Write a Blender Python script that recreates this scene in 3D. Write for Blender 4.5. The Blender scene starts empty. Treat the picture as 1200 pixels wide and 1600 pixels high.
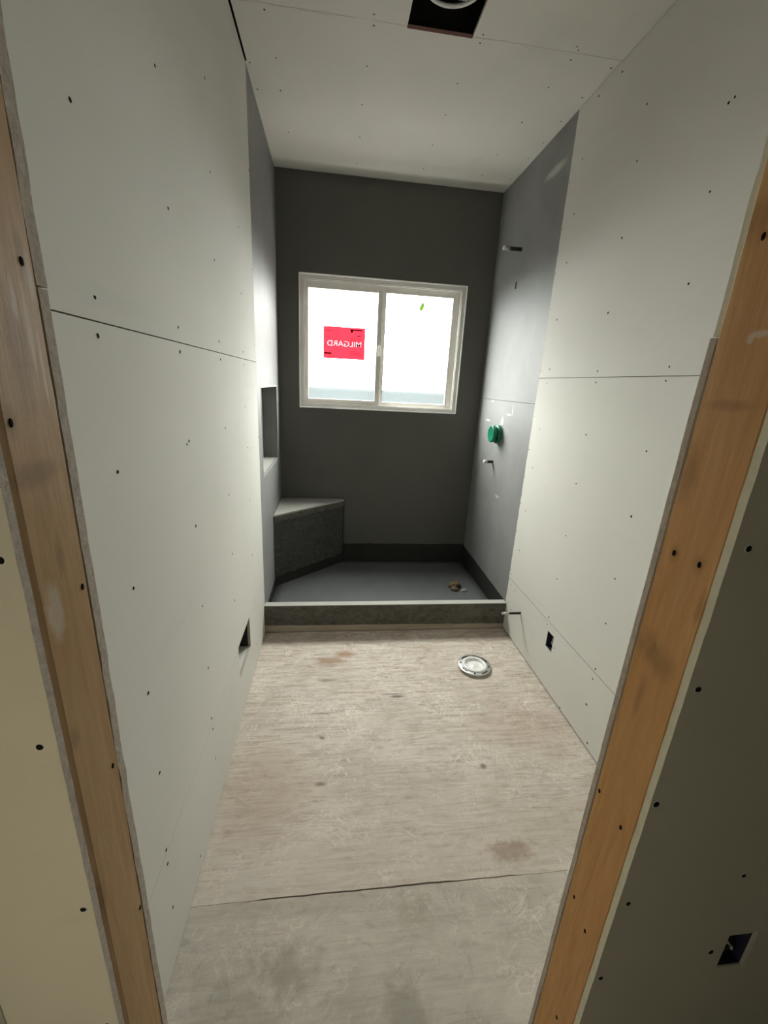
import bpy, bmesh, math, random
from mathutils import Vector, Matrix
random.seed(7)
SC = bpy.context.scene
COL = SC.collection

# ------------------------------------------------------------------ camera
CAM = Vector((0.3950, -0.4590, 1.5032))
FWD = Vector((0.1241754, 0.94883778, -0.29032281))
RGT = Vector((0.99215014, -0.11436876, 0.05057556))
UPV = Vector((-0.01478414, 0.29432406, 0.95559132))
cd = bpy.data.cameras.new('camera')
cam = bpy.data.objects.new('camera', cd); COL.objects.link(cam)
cam.matrix_world = Matrix(((RGT.x, UPV.x, -FWD.x, CAM.x), (RGT.y, UPV.y, -FWD.y, CAM.y),
                           (RGT.z, UPV.z, -FWD.z, CAM.z), (0, 0, 0, 1)))
cd.sensor_fit = 'VERTICAL'; cd.sensor_height = 24.0
cd.lens = 656.04 / 1600.0 * 24.0
cd.clip_start = 0.02
SC.camera = cam

# ------------------------------------------------------------------ world and light
W_ = bpy.data.worlds.new('overcast'); SC.world = W_; W_.use_nodes = True
nt = W_.node_tree; nt.nodes.clear()
wo = nt.nodes.new('ShaderNodeOutputWorld'); bg = nt.nodes.new('ShaderNodeBackground')
tc = nt.nodes.new('ShaderNodeTexCoord'); sx = nt.nodes.new('ShaderNodeSeparateXYZ')
cr = nt.nodes.new('ShaderNodeValToRGB')
nt.links.new(tc.outputs['Generated'], sx.inputs[0]); nt.links.new(sx.outputs['Z'], cr.inputs[0])
cr.color_ramp.elements[0].position = 0.0; cr.color_ramp.elements[0].color = (0.50, 0.492, 0.475, 1)
cr.color_ramp.elements[1].position = 0.8; cr.color_ramp.elements[1].color = (1.0, 0.97, 0.92, 1)
nt.links.new(cr.outputs[0], bg.inputs[0]); bg.inputs[1].default_value = 42.0
nt.links.new(bg.outputs[0], wo.inputs[0])

def area(name, loc, rot, sx_, sy_, power, color, portal=False, spread=None):
    l = bpy.data.lights.new(name, 'AREA'); l.shape = 'RECTANGLE'; l.size = sx_; l.size_y = sy_
    l.energy = power; l.color = color
    if portal: l.cycles.is_portal = True
    if spread: l.spread = spread
    o = bpy.data.objects.new(name, l); COL.objects.link(o); o.location = loc; o.rotation_euler = rot
    return o
# sky portal just outside the shower window (guides sampling of the overcast sky)
area('window_portal', (0.7465, 2.91, 1.759), (math.radians(-90), 0, 0), 1.16, 0.86, 1.0, (1, 1, 1), portal=True)
ADDED_LAMP_W = 2.1

vs = SC.view_settings
vs.view_transform = 'Standard'; vs.look = 'None'; vs.gamma = 1.0; vs.use_curve_mapping = False
vs.exposure = 0.0

# ------------------------------------------------------------------ dimensions
W, H, YB = 1.5326, 2.7989, 2.8187
YL = 1.885                                   # where drywall changes to backer board
Z1, Z2 = H - 1.2192, H - 2.4384              # board seams
XL, XR = 0.101, 0.8529                       # door opening
Y0 = -0.0567                                 # hall face of the door wall
SF = 0.068                                   # shower floor height
T = 0.0127
HX0, HX1, HY = -0.04, 3.2, -3.2              # hall

# ------------------------------------------------------------------ helpers: nodes
def mat(name):
    m = bpy.data.materials.new(name); m.use_nodes = True
    n = m.node_tree; b = n.nodes['Principled BSDF']
    return m, n, b
def N(n, t, **k):
    x = n.nodes.new(t)
    for a, v in k.items(): setattr(x, a, v)
    return x
def coords(n, scale=(1, 1, 1), which='Object'):
    t = N(n, 'ShaderNodeTexCoord'); m = N(n, 'ShaderNodeMapping'); m.inputs['Scale'].default_value = scale
    n.links.new(t.outputs[which], m.inputs[0]); return m.outputs[0]
def noise(n, vec, scale, detail=4, rough=.55, dist=0.0):
    t = N(n, 'ShaderNodeTexNoise'); t.inputs['Scale'].default_value = scale
    t.inputs['Detail'].default_value = detail; t.inputs['Roughness'].default_value = rough
    t.inputs['Distortion'].default_value = dist
    n.links.new(vec, t.inputs['Vector']); return t.outputs[0]
def ramp(n, fac, stops):
    r = N(n, 'ShaderNodeValToRGB'); e = r.color_ramp.elements
    while len(e) < len(stops): e.new(0.5)
    for el, (p, c) in zip(e, stops):
        el.position = p; el.color = (c[0], c[1], c[2], 1) if not isinstance(c, (int, float)) else (c, c, c, 1)
    n.links.new(fac, r.inputs[0]); return r.outputs[0]
def mix(n, fac, a, b, mode='MIX'):
    m = N(n, 'ShaderNodeMix', data_type='RGBA', blend_type=mode)
    if isinstance(fac, (int, float)): m.inputs[0].default_value = fac
    else: n.links.new(fac, m.inputs[0])
    for s, v in ((6, a), (7, b)):
        if isinstance(v, tuple): m.inputs[s].default_value = (v[0], v[1], v[2], 1)
        else: n.links.new(v, m.inputs[s])
    return m.outputs[2]
def math_(n, op, a, b=None, clamp=False):
    m = N(n, 'ShaderNodeMath', operation=op); m.use_clamp = clamp
    for i, v in enumerate((a, b)):
        if v is None: continue
        if isinstance(v, (int, float)): m.inputs[i].default_value = v
        else: n.links.new(v, m.inputs[i])
    return m.outputs[0]
def bump(n, b, h, strength, dist=0.002):
    x = N(n, 'ShaderNodeBump'); x.inputs['Strength'].default_value = strength; x.inputs['Distance'].default_value = dist
    n.links.new(h, x.inputs['Height']); n.links.new(x.outputs[0], b.inputs['Normal'])
def spot(n, centre, radii, wob=0.6, wscale=25, soft=.35):
    """soft noisy ellipse mask round a world point"""
    t = N(n, 'ShaderNodeTexCoord'); s = N(n, 'ShaderNodeVectorMath', operation='SUBTRACT')
    n.links.new(t.outputs['Object'], s.inputs[0]); s.inputs[1].default_value = centre
    d = N(n, 'ShaderNodeVectorMath', operation='DIVIDE'); n.links.new(s.outputs[0], d.inputs[0]); d.inputs[1].default_value = radii
    l = N(n, 'ShaderNodeVectorMath', operation='LENGTH'); n.links.new(d.outputs[0], l.inputs[0])
    w = noise(n, t.outputs['Object'], wscale, 5, .65)
    v = math_(n, 'ADD', l.outputs['Value'], math_(n, 'MULTIPLY', math_(n, 'SUBTRACT', w, .5), wob * 3))
    mr = N(n, 'ShaderNodeMapRange'); mr.inputs[1].default_value = 1 - soft; mr.inputs[2].default_value = 1 + soft
    mr.inputs[3].default_value = 1; mr.inputs[4].default_value = 0
    n.links.new(v, mr.inputs[0]); return mr.outputs[0]

def paint(name, col, rough=.6, metal=0.0, spec=.5):
    m, n, b = mat(name); b.inputs['Base Color'].default_value = (*col, 1)
    b.inputs['Roughness'].default_value = rough; b.inputs['Metallic'].default_value = metal
    b.inputs['Specular IOR Level'].default_value = spec
    v = noise(n, coords(n), 60, 3)
    n.links.new(mix(n, ramp(n, v, [(.3, 0.0), (.7, 1.0)]), tuple(c * .93 for c in col), tuple(min(1, c * 1.04) for c in col)), b.inputs['Base Color'])
    return m

def drywall(name, col, tint, scuff=0.25):
    m, n, b = mat(name); v = coords(n)
    big = noise(n, v, 1.3, 3); mid = noise(n, coords(n, (1, .45, 3)), 3.5, 5, .6, .4); fine = noise(n, v, 420, 2)
    c = mix(n, ramp(n, big, [(.35, 0.0), (.65, 1.0)]), col, tint)
    c = mix(n, math_(n, 'MULTIPLY', ramp(n, mid, [(.60, 0.0), (.76, 1.0)]), scuff), c, tuple(x * .80 for x in col))
    c = mix(n, math_(n, 'MULTIPLY', ramp(n, fine, [(.35, 0.0), (.7, 1.0)]), .10), c, tuple(x * .72 for x in col))
    n.links.new(c, b.inputs['Base Color']); b.inputs['Roughness'].default_value = .86
    b.inputs['Specular IOR Level'].default_value = .25
    bump(n, b, math_(n, 'ADD', noise(n, v, 260, 3), math_(n, 'MULTIPLY', big, 2.0)), .10, .0015)
    return m
M = {}
M['drywall'] = drywall('drywall_paper', (.655, .65, .60), (.70, .685, .645))
M['ceil'] = drywall('ceiling_drywall_paper', (.65, .64, .59), (.70, .685, .635), .3)
M['hall'] = drywall('hall_drywall_paper', (.62, .60, .48), (.60, .59, .50))
def edge_mat():
    m, n, b = mat('gypsum_edge'); v = noise(n, coords(n), 90, 6, .7)
    n.links.new(ramp(n, v, [(.3, (.36, .31, .25)), (.5, (.47, .41, .345)), (.75, (.58, .52, .45))]), b.inputs['Base Color'])
    b.inputs['Roughness'].default_value = .95; bump(n, b, v, .6, .003); return m
M['edge'] = edge_mat()
M['edge_pale'] = paint('pale_gypsum_edge', (.66, .64, .50), .9)

def backer(name, a, c2, blot=.5, rough=.68, spec=.35, marks=()):
    m, n, b = mat(name); v = coords(n)
    big = noise(n, v, 2.2, 5, .62, .6); mid = noise(n, coords(n, (1, 1, .6)), 9, 6, .65, .8)
    c = mix(n, ramp(n, big, [(.3, 0.0), (.7, 1.0)]), a, c2)
    c = mix(n, math_(n, 'MULTIPLY', ramp(n, mid, [(.55, 0.0), (.75, 1.0)]), blot), c, tuple(min(1, x * 1.22) for x in a))
    for ce, ra in marks:                                                # dried thinset smears
        c = mix(n, math_(n, 'MULTIPLY', spot(n, ce, ra, .5, 60, .4), .6), c, (.62, .62, .58))
    n.links.new(c, b.inputs['Base Color']); b.inputs['Roughness'].default_value = rough
    b.inputs['Specular IOR Level'].default_value = spec
    bump(n, b, noise(n, v, 180, 4, .7), .12, .0015); return m
M['backer'] = backer('grey_backer_board', (.198, .200, .196), (.262, .264, .262), .6, .60, .55, [((W, 2.18, 1.385), (.05, .006, .03)), ((W, 2.23, 1.355), (.05, .035, .006)), ((W, 2.60, 1.29), (.05, .05, .007)),
    ((W, 2.55, 1.43), (.05, .02, .008)), ((W, 2.25, .80), (.05, .03, .010)), ((W, 2.33, 1.30), (.05, .02, .03)), ((W, 2.05, 2.62), (.05, .10, .02))])
M['backer_shaded'] = backer('shaded_grey_backer_board', (.104, .102, .090), (.118, .116, .103), .15)  # shaded copy of the grey board; the back wall's shade is in the colour
M['pan'] = backer('grey_shower_mortar', (.10, .106, .11), (.13, .137, .14), .3, .6)
M['bench_top'] = backer('pale_bench_board', (.36, .36, .33), (.44, .435, .40), .3)
def felt(name, a, c2, hi):
    m, n, b = mat(name); v = coords(n)
    w = noise(n, coords(n, (1, 1, 1.6)), 9, 7, .7, 1.6); f = noise(n, v, 160, 4, .7)
    c = mix(n, ramp(n, w, [(.35, 0.0), (.62, 1.0)]), a, c2)
    c = mix(n, math_(n, 'MULTIPLY', ramp(n, noise(n, v, 34, 7, .8, 1.4), [(.50, 0.0), (.64, 1.0)]), .7), c, hi)
    c = mix(n, math_(n, 'MULTIPLY', f, .35), c, tuple(x * .5 for x in a))
    n.links.new(c, b.inputs['Base Color']); b.inputs['Roughness'].default_value = .78
    bump(n, b, f, .35, .002); return m
M['felt'] = felt('charcoal_membrane', (.040, .040, .036), (.065, .065, .060), (.16, .158, .148))
M['felt_curb'] = felt('green_grey_membrane', (.055, .053, .042), (.12, .114, .092), (.20, .19, .165))
M['felt_black'] = felt('black_membrane', (.014, .014, .012), (.022, .022, .019), (.036, .036, .033))

def wood(name, base, dark, light, axis='z', sc=1.0, knots=(), smears=()):
    m, n, b = mat(name)
    s = {'z': (14, 14, 1.1), 'x': (1.1, 14, 14), 'y': (14, 1.1, 14)}[axis]
    v = coords(n, s); g = noise(n, v, 3.2 * sc, 8, .62, 1.3); g2 = noise(n, coords(n, tuple(x * 3.2 for x in s)), 5, 5, .6, .3)
    big = noise(n, coords(n, tuple(x * .22 for x in s)), 2.5, 4, .6, .8)
    c = ramp(n, g, [(.28, dark), (.46, base), (.72, light)])
    c = mix(n, math_(n, 'MULTIPLY', ramp(n, g2, [(.35, 1.0), (.6, 0.0)]), .28), c, dark)
    c = mix(n, math_(n, 'MULTIPLY', ramp(n, big, [(.45, 0.0), (.7, 1.0)]), .45), c, tuple(x * .66 for x in base))
    for (ce, ra) in knots:
        k = spot(n, ce, ra, .5, 55, .5)
        c = mix(n, math_(n, 'MULTIPLY', k, .42), c, tuple(x * .45 for x in dark))
    for (ce, ra) in smears:                                             # pale plaster smears on the timber
        c = mix(n, math_(n, 'MULTIPLY', spot(n, ce, ra, .45, 60, .4), .55), c, (.62, .56, .47))
    n.links.new(c, b.inputs['Base Color']); b.inputs['Roughness'].default_value = .62
    b.inputs['Specular IOR Level'].default_value = .35
    bump(n, b, g2, .25, .001); return m
M['wood_left'] = wood('dusty_fir', (.455, .285, .130), (.37, .215, .09), (.51, .345, .18), knots=[
    ((XL, -.03, 1.09), (.05, .007, .013)), ((XL, -.04, .841), (.05, .006, .035)), ((XL, -.029, 1.452), (.05, .009, .012)),
    ((XL, .003, 1.306), (.05, .006, .02)), ((XL, 0, 1.52), (.05, .012, .05)), ((XL, .026, 1.60), (.05, .006, .02)), ((XL, -.01, 1.40), (.05, .03, .012))], smears=[
    ((XL, .034, 1.585), (.05, .004, .02)), ((XL, .02, 1.535), (.05, .003, .035)), ((XL, .03, 1.50), (.05, .0025, .03)), ((XL, .005, 1.56), (.05, .003, .02)), ((XL, -.02, 1.25), (.05, .012, .03))])
M['wood_right'] = wood('orange_fir', (.56, .30, .108), (.47, .235, .075), (.63, .37, .155), knots=[
    ((XR, .019, 1.305), (.05, .006, .012)), ((XR, -.022, 1.306), (.05, .008, .012)), ((XR, -.04, 1.253), (.05, .005, .02)),
    ((XR, .03, 1.41), (.05, .012, .035)), ((XR, .010, 1.078), (.05, .006, .03)), ((XR, .02, 1.16), (.05, .02, .022)),
    ((XR, -.01, 1.15), (.05, .02, .02)), ((XR, 0, 1.50), (.05, .028, .006)), ((XR, 0.03, 1.70), (.05, .02, .02))], smears=[
    ((XR, -.012, 1.577), (.05, .012, .0035)), ((XR, -.002, 1.573), (.05, .004, .005))])
M['plywood_edge'] = wood('plain_lumber', (.40, .34, .27), (.31, .255, .20), (.47, .41, .34), 'x')

def floor_mat(name, wash, brown, grey, brownness, spots=(), fade=0):
    m, n, b = mat(name); v = coords(n)
    gr = noise(n, coords(n, (2.6, 17, 1)), 1.5, 9, .66, 2.4)         # grain runs along x
    gr2 = noise(n, coords(n, (3.0, 46, 1)), 1.3, 7, .62, 1.0)
    blot = noise(n, coords(n, (1, 1.5, 1)), 2.6, 7, .66, .9); bl2 = noise(n, v, 8, 7, .7, 1.8)
    c = mix(n, ramp(n, blot, [(.36, 0.0), (.64, 1.0)]), wash, grey)
    k = math_(n, 'MULTIPLY', ramp(n, gr, [(.42, 0.0), (.64, 1.0)]), brownness)
    k = math_(n, 'MULTIPLY', k, ramp(n, bl2, [(.36, .05), (.62, 1.0)]))
    c = mix(n, k, c, brown)
    c = mix(n, math_(n, 'MULTIPLY', ramp(n, gr2, [(.50, 0.0), (.62, 1.0)]), brownness * .48), c, tuple(x * .82 for x in brown))
    c = mix(n, math_(n, 'MULTIPLY', ramp(n, noise(n, v, 6, 9, .75, 2.6), [(.54, 0.0), (.64, 1.0)]), .5), c, tuple(x * .66 for x in grey))
    for sc, of, st in ((4.5, 0, .65), (9, 5, .5), (3.2, 9, .5)):     # pale trowel and scuff lines
        mp = N(n, 'ShaderNodeMapping'); mp.inputs['Location'].default_value = (of, of, 0); n.links.new(v, mp.inputs[0])
        w = noise(n, mp.outputs[0], sc, 3, .6, 3.2)
        gate = ramp(n, noise(n, mp.outputs[0], 3.5, 3), [(.48, 0.0), (.60, 1.0)])
        c = mix(n, math_(n, 'MULTIPLY', math_(n, 'MULTIPLY', ramp(n, w, [(.48, 0.0), (.50, 1.0), (.52, 0.0)]), gate), st), c, tuple(min(1, x * 1.28) for x in wash))
    if fade:
        sy_ = N(n, 'ShaderNodeSeparateXYZ'); n.links.new(v, sy_.inputs[0])
        mr = N(n, 'ShaderNodeMapRange'); mr.inputs[1].default_value = 1.3; mr.inputs[2].default_value = .45; mr.inputs[3].default_value = 0; mr.inputs[4].default_value = fade
        n.links.new(sy_.outputs['Y'], mr.inputs[0])
        c = mix(n, math_(n, 'MULTIPLY', mr.outputs[0], ramp(n, bl2, [(.3, 1.0), (.7, .4)])), c, tuple(x * .98 for x in grey))
    sp = ramp(n, noise(n, v, 75, 3, .6), [(.70, 0.0), (.76, 1.0)])
    c = mix(n, math_(n, 'MULTIPLY', sp, .5), c, tuple(min(1, x * 1.3) for x in wash))
    for ce, ra, colr, st, wob in spots:
        c = mix(n, math_(n, 'MULTIPLY', spot(n, ce, ra, wob, 22, .5), st), c, colr)
    n.links.new(c, b.inputs['Base Color']); b.inputs['Roughness'].default_value = .66
    b.inputs['Specular IOR Level'].default_value = .35
    bump(n, b, math_(n, 'ADD', gr2, bl2), .3, .0015); return m
dk = (.10, .085, .065)
M['floor_far'] = floor_mat('whitewashed_plywood', (.66, .60, .53), (.36, .27, .21), (.53, .47, .405), 1.0, [
    ((.488, 1.631, 0), (.055, .03, 1), (.33, .19, .11), .85, .35), ((.40, 1.575, 0), (.075, .03, 1), (.33, .21, .135), .8, .6),
    ((.385, 1.41, 0), (.04, .010, 1), (.2, .14, .09), .7, .5),
    ((.737, 1.273, 0), (.035, .008, 1), dk, .8, .5), ((.72, 1.29, 0), (.05, .004, 1), dk, .7, .4), ((.368, 1.036, 0), (.012, .009, 1), dk, .7, .3),
    ((.36, 1.18, 0), (.06, .004, 1), dk, .5, .5), ((1.04, .846, 0), (.012, .012, 1), dk, .7, .3), ((.366, .812, 0), (.02, .008, 1), dk, .7, .5),
    ((1.025, .512, 0), (.07, .035, 1), (.27, .17, .12), .6, 1.1), ((1.30, 1.05, 0), (.20, .10, 1), (.40, .28, .21), .35, .5),
    ((.16, .80, 0), (.16, .18, 1), (.36, .25, .18), .4, .5)], .75)
M['floor_near'] = floor_mat('dusty_plywood', (.54, .495, .43), (.36, .29, .235), (.44, .40, .345), .5, [
    ((.30, .27, 0), (.07, .05, 1), (.24, .22, .18), .5, 1.1), ((.66, .37, 0), (.05, .045, 1), (.33, .29, .23), .5, 1.0),
    ((.60, .16, 0), (.05, .06, 1), (.24, .225, .18), .5, 1.2), ((.16, .12, 0), (.12, .16, 1), (.28, .25, .20), .5, .9), ((.35, .42, 0), (.3, .03, 1), (.32, .28, .23), .35, .8)])

M['vinyl'] = paint('white_vinyl', (.80, .77, .72), .35)
M['vinyl_dim'] = paint('grey_white_vinyl', (.66, .64, .60), .4)
M['white'] = paint('white_plastic', (.82, .82, .80), .3)
M['strip'] = paint('grey_groove_shade', (.22, .215, .2), .8)
M['steel'] = paint('galvanised_steel', (.55, .55, .54), .32, .9)
M['iron'] = paint('dark_pipe', (.03, .029, .026), .45, .4)
M['screw'] = paint('black_phosphate_screw', (.012, .011, .010), .95, 0, .05)
M['dark'] = paint('dark_cavity_shade', (.018, .016, .015), .9)  # near-black stands in for the shade inside openings and slots
M['boxblue'] = paint('dark_blue_box_plastic', (.018, .018, .045), .6)
M['brass'] = paint('brown_crumpled_paper', (.17, .12, .07), .8)
M['outside'] = paint('grey_green_render', (.0085, .0135, .0150), .9, 0, 0)
M['ground'] = paint('grey_gravel', (.14, .142, .145), .95)
M['sheath'] = paint('sealing_shell', (.25, .2, .14), .9)  # unseen outer shells, added to keep sky light out of the cavities
M['pink'] = paint('pink_gypsum_core', (.40, .22, .20), .95)
m, n, b = mat('green_plastic'); b.inputs['Base Color'].default_value = (.0, .30, .13, 1); b.inputs['Roughness'].default_value = .3
g = noise(n, coords(n), 40, 3); n.links.new(mix(n, g, (.0, .12, .055), (.003, .20, .10)), b.inputs['Base Color']); M['green'] = m

def glass_mat():
    m = bpy.data.materials.new('frosted_glass'); m.use_nodes = True; n = m.node_tree; n.nodes.clear()
    o = N(n, 'ShaderNodeOutputMaterial'); tr = N(n, 'ShaderNodeBsdfTransparent'); tl = N(n, 'ShaderNodeBsdfTranslucent')
    mx = N(n, 'ShaderNodeMixShader'); mx.inputs[0].default_value = .020
    v = noise(n, coords(n), 260, 3, .6)
    n.links.new(mix(n, v, (.86, .93, .95), (.95, .98, .98)), tl.inputs[0])
    tr.inputs[0].default_value = (.95, .98, .97, 1)
    n.links.new(tr.outputs[0], mx.inputs[1]); n.links.new(tl.outputs[0], mx.inputs[2]); n.links.new(mx.outputs[0], o.inputs[0])
    return m
M['glass'] = glass_mat()
def paper(name, col, tcol, f=.75):
    m = bpy.data.materials.new(name); m.use_nodes = True; n = m.node_tree; n.nodes.clear()
    o = N(n, 'ShaderNodeOutputMaterial'); df = N(n, 'ShaderNodeBsdfDiffuse'); tl = N(n, 'ShaderNodeBsdfTranslucent')
    mx = N(n, 'ShaderNodeMixShader'); mx.inputs[0].default_value = f
    v = noise(n, coords(n), 45, 4, .6)
    n.links.new(mix(n, v, tuple(x * .9 for x in tcol), tuple(x * 1.06 for x in tcol)), tl.inputs[0]); df.inputs[0].default_value = (*col, 1)
    n.links.new(df.outputs[0], mx.inputs[1]); n.links.new(tl.outputs[0], mx.inputs[2]); n.links.new(mx.outputs[0], o.inputs[0])
    return m
M['red_paper'] = paper('red_sticker_film', (.7, .03, .05), (.27, .007, .013))
M['red_dark'] = paper('dark_red_print', (.3, .03, .04), (.10, .012, .018))
M['black_print'] = paper('black_print', (.03, .01, .01), (.012, .004, .004))
M['print_white'] = paper('pale_print', (.8, .7, .7), (.36, .24, .25))
M['leaf'] = paper('green_tape', (.2, .4, .05), (.17, .25, .07))

# ------------------------------------------------------------------ helpers: objects
def link(name, me, m, parent=None):
    o = bpy.data.objects.new(name, me); COL.objects.link(o)
    if m is not None and not me.materials: me.materials.append(m)
    if parent: o.parent = parent
    return o
def obj(name, bm, m, parent=None, smooth=False, loc=None):
    me = bpy.data.meshes.new(name); bmesh.ops.recalc_face_normals(bm, faces=bm.faces[:]); bm.to_mesh(me); bm.free()
    if isinstance(m, (list, tuple)):
        for x in m: me.materials.append(x)
        m = None
    if smooth:
        for p in me.polygons: p.use_smooth = True
    o = link(name, me, m, parent)
    if loc: o.location = loc
    return o
def empty(name, loc=(0, 0, 0)):
    o = bpy.data.objects.new(name, None); COL.objects.link(o); o.location = loc; o.empty_display_size = .05; return o
def tag(o, label=None, cat=None, kind=None, group=None):
    if label: o['label'] = label
    if cat: o['category'] = cat
    if kind: o['kind'] = kind
    if group: o['group'] = group
    return o
def structure(name, label, cat): return tag(empty(name), label, cat, 'structure')
def box(bm, a, b_, mi=0):
    (x0, y0, z0), (x1, y1, z1) = a, b_
    v = [bm.verts.new(p) for p in ((x0, y0, z0), (x1, y0, z0), (x1, y1, z0), (x0, y1, z0), (x0, y0, z1), (x1, y0, z1), (x1, y1, z1), (x0, y1, z1))]
    fs = [bm.faces.new([v[i] for i in q]) for q in ((3, 2, 1, 0), (4, 5, 6, 7), (0, 1, 5, 4), (1, 2, 6, 5), (2, 3, 7, 6), (3, 0, 4, 7))]
    for f in fs: f.material_index = mi
    return v
def mkbox(name, a, b_, m, parent=None, bev=0.0, seg=2, loc=None):
    bm = bmesh.new(); box(bm, a, b_)
    if bev: bmesh.ops.bevel(bm, geom=bm.edges[:], offset=bev, segments=seg, affect='EDGES', profile=.5)
    return obj(name, bm, m, parent, loc=loc)
def slab(name, axis, face, back, u, v, m, parent, holes=(), ucuts=(), vcuts=(), warp=None, edge=1):
    """board with its face at axis=face, its back at axis=back; u,v = ranges on the two other axes; holes are rects (u0,u1,v0,v1)"""
    us = sorted(set([u[0], u[1]] + [h for q in holes for h in q[:2]] + list(ucuts)))
    vv = sorted(set([v[0], v[1]] + [h for q in holes for h in q[2:]] + list(vcuts)))
    us = [a for a in us if u[0] <= a <= u[1]]; vv = [a for a in vv if v[0] <= a <= v[1]]
    def solid(i, j):
        if i < 0 or j < 0 or i >= len(us) - 1 or j >= len(vv) - 1: return False
        cu, cv = (us[i] + us[i + 1]) / 2, (vv[j] + vv[j + 1]) / 2
        return not any(q[0] < cu < q[1] and q[2] < cv < q[3] for q in holes)
    bm = bmesh.new(); vd = {}
    def P(i, j, s):
        k = (i, j, s)
        if k not in vd:
            a, b2 = us[i], vv[j]
            if warp: a, b2 = warp(a, b2)
            c = face if s == 0 else back
            vd[k] = bm.verts.new({0: (c, a, b2), 1: (a, c, b2), 2: (a, b2, c)}[axis])
        return vd[k]
    for i in range(len(us) - 1):
        for j in range(len(vv) - 1):
            if not solid(i, j): continue
            for s in (0, 1):
                bm.faces.new((P(i, j, s), P(i + 1, j, s), P(i + 1, j + 1, s), P(i, j + 1, s)))
            for (di, dj, e) in ((-1, 0, ((i, j), (i, j + 1))), (1, 0, ((i + 1, j), (i + 1, j + 1))), (0, -1, ((i, j), (i + 1, j))), (0, 1, ((i, j + 1), (i + 1, j + 1)))):
                if not solid(i + di, j + dj):
                    f = bm.faces.new((P(*e[0], 0), P(*e[1], 0), P(*e[1], 1), P(*e[0], 1))); f.material_index = edge
    ms = m if isinstance(m, (list, tuple)) else [m, M['edge']]
    return obj(name, bm, ms, parent)
def jit(s, amp):
    r = random.Random(s)
    k = [(r.uniform(20, 160), r.uniform(0, 6.28), r.uniform(.3, 1)) for _ in range(7)]
    return lambda t: amp * sum(a * math.sin(f * t + p) for f, p, a in k) / 2.5
def frange(a, b_, n_): return [a + (b_ - a) * i / n_ for i in range(1, n_)]
def lathe(bm, prof, seg=32, axis='z', org=(0, 0, 0), cap=True, mi=0):
    rings = []
    for r, h in prof:
        if r < 1e-6:
            p = (0, 0, h); rings.append([bm.verts.new(p)]); continue
        rings.append([bm.verts.new((r * math.cos(2 * math.pi * i / seg), r * math.sin(2 * math.pi * i / seg), h)) for i in range(seg)])
    new = [v for r in rings for v in r]
    for a, b2 in zip(rings, rings[1:]):
        for i in range(seg):
            j = (i + 1) % seg
            if len(a) == 1: f = bm.faces.new((a[0], b2[i], b2[j]))
            elif len(b2) == 1: f = bm.faces.new((a[i], a[j], b2[0]))
            else: f = bm.faces.new((a[i], a[j], b2[j], b2[i]))
            f.material_index = mi; f.smooth = True
    o = Vector(org)
    for v in new:
        x, y, z = v.co
        if axis == '-x': v.co = (-z, y, x)
        elif axis == 'x': v.co = (z, y, x)
        elif axis == 'y': v.co = (x, z, y)
        v.co += o
    return new
def tube(bm, pts, r, seg=10):
    pts = [Vector(p) for p in pts]; rings = []
    for i, p in enumerate(pts):
        t = (pts[min(i + 1, len(pts) - 1)] - pts[max(i - 1, 0)]).normalized()
        a = t.orthogonal().normalized() if not rings else (pa - t * pa.dot(t)).normalized()
        pa = a; c = t.cross(a)
        rings.append([bm.verts.new(p + (a * math.cos(2 * math.pi * k / seg) + c * math.sin(2 * math.pi * k / seg)) * r) for k in range(seg)])
    for a, c in zip(rings, rings[1:]):
        for k in range(seg):
            f = bm.faces.new((a[k], a[(k + 1) % seg], c[(k + 1) % seg], c[k])); f.smooth = True
    bm.faces.new(rings[0]); bm.faces.new(rings[-1])

# screws: one shared mesh (head, cross recess, torn paper rim) facing +x
def screw_mesh():
    bm = bmesh.new()
    lathe(bm, [(0.0062, 0.0), (0.0056, .00055), (0.0046, .0004)], 14, 'x', mi=1)
    lathe(bm, [(0.0046, .0004), (.0042, .0009), (.0022, .0007), (0, .0002)], 14, 'x', mi=0)
    me = bpy.data.meshes.new('screw'); bm.to_mesh(me); bm.free()
    me.materials.append(M['screw']); me.materials.append(M['drywall']); return me
SCREW = screw_mesh()
ROT = {'+x': (0, 0, 0), '-x': (0, 0, math.pi), '-y': (0, 0, -math.pi / 2), '+y': (0, 0, math.pi / 2), '-z': (0, math.pi / 2, 0), '+z': (0, -math.pi / 2, 0)}
def screws(pts, facing, fix, parents, s=.85):
    """parents: function (u,v) -> panel object"""
    for a, c in pts:
        p = {'x': (fix, a, c), 'y': (a, fix, c), 'z': (a, c, fix)}[facing[1]]
        o = bpy.data.objects.new('screw', SCREW); COL.objects.link(o); o.parent = parents(a, c)
        o.location = p; o.rotation_euler = ROT[facing]; k = s * random.uniform(.85, 1.15); o.scale = (1, k, k * random.uniform(.9, 1.15))

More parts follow.
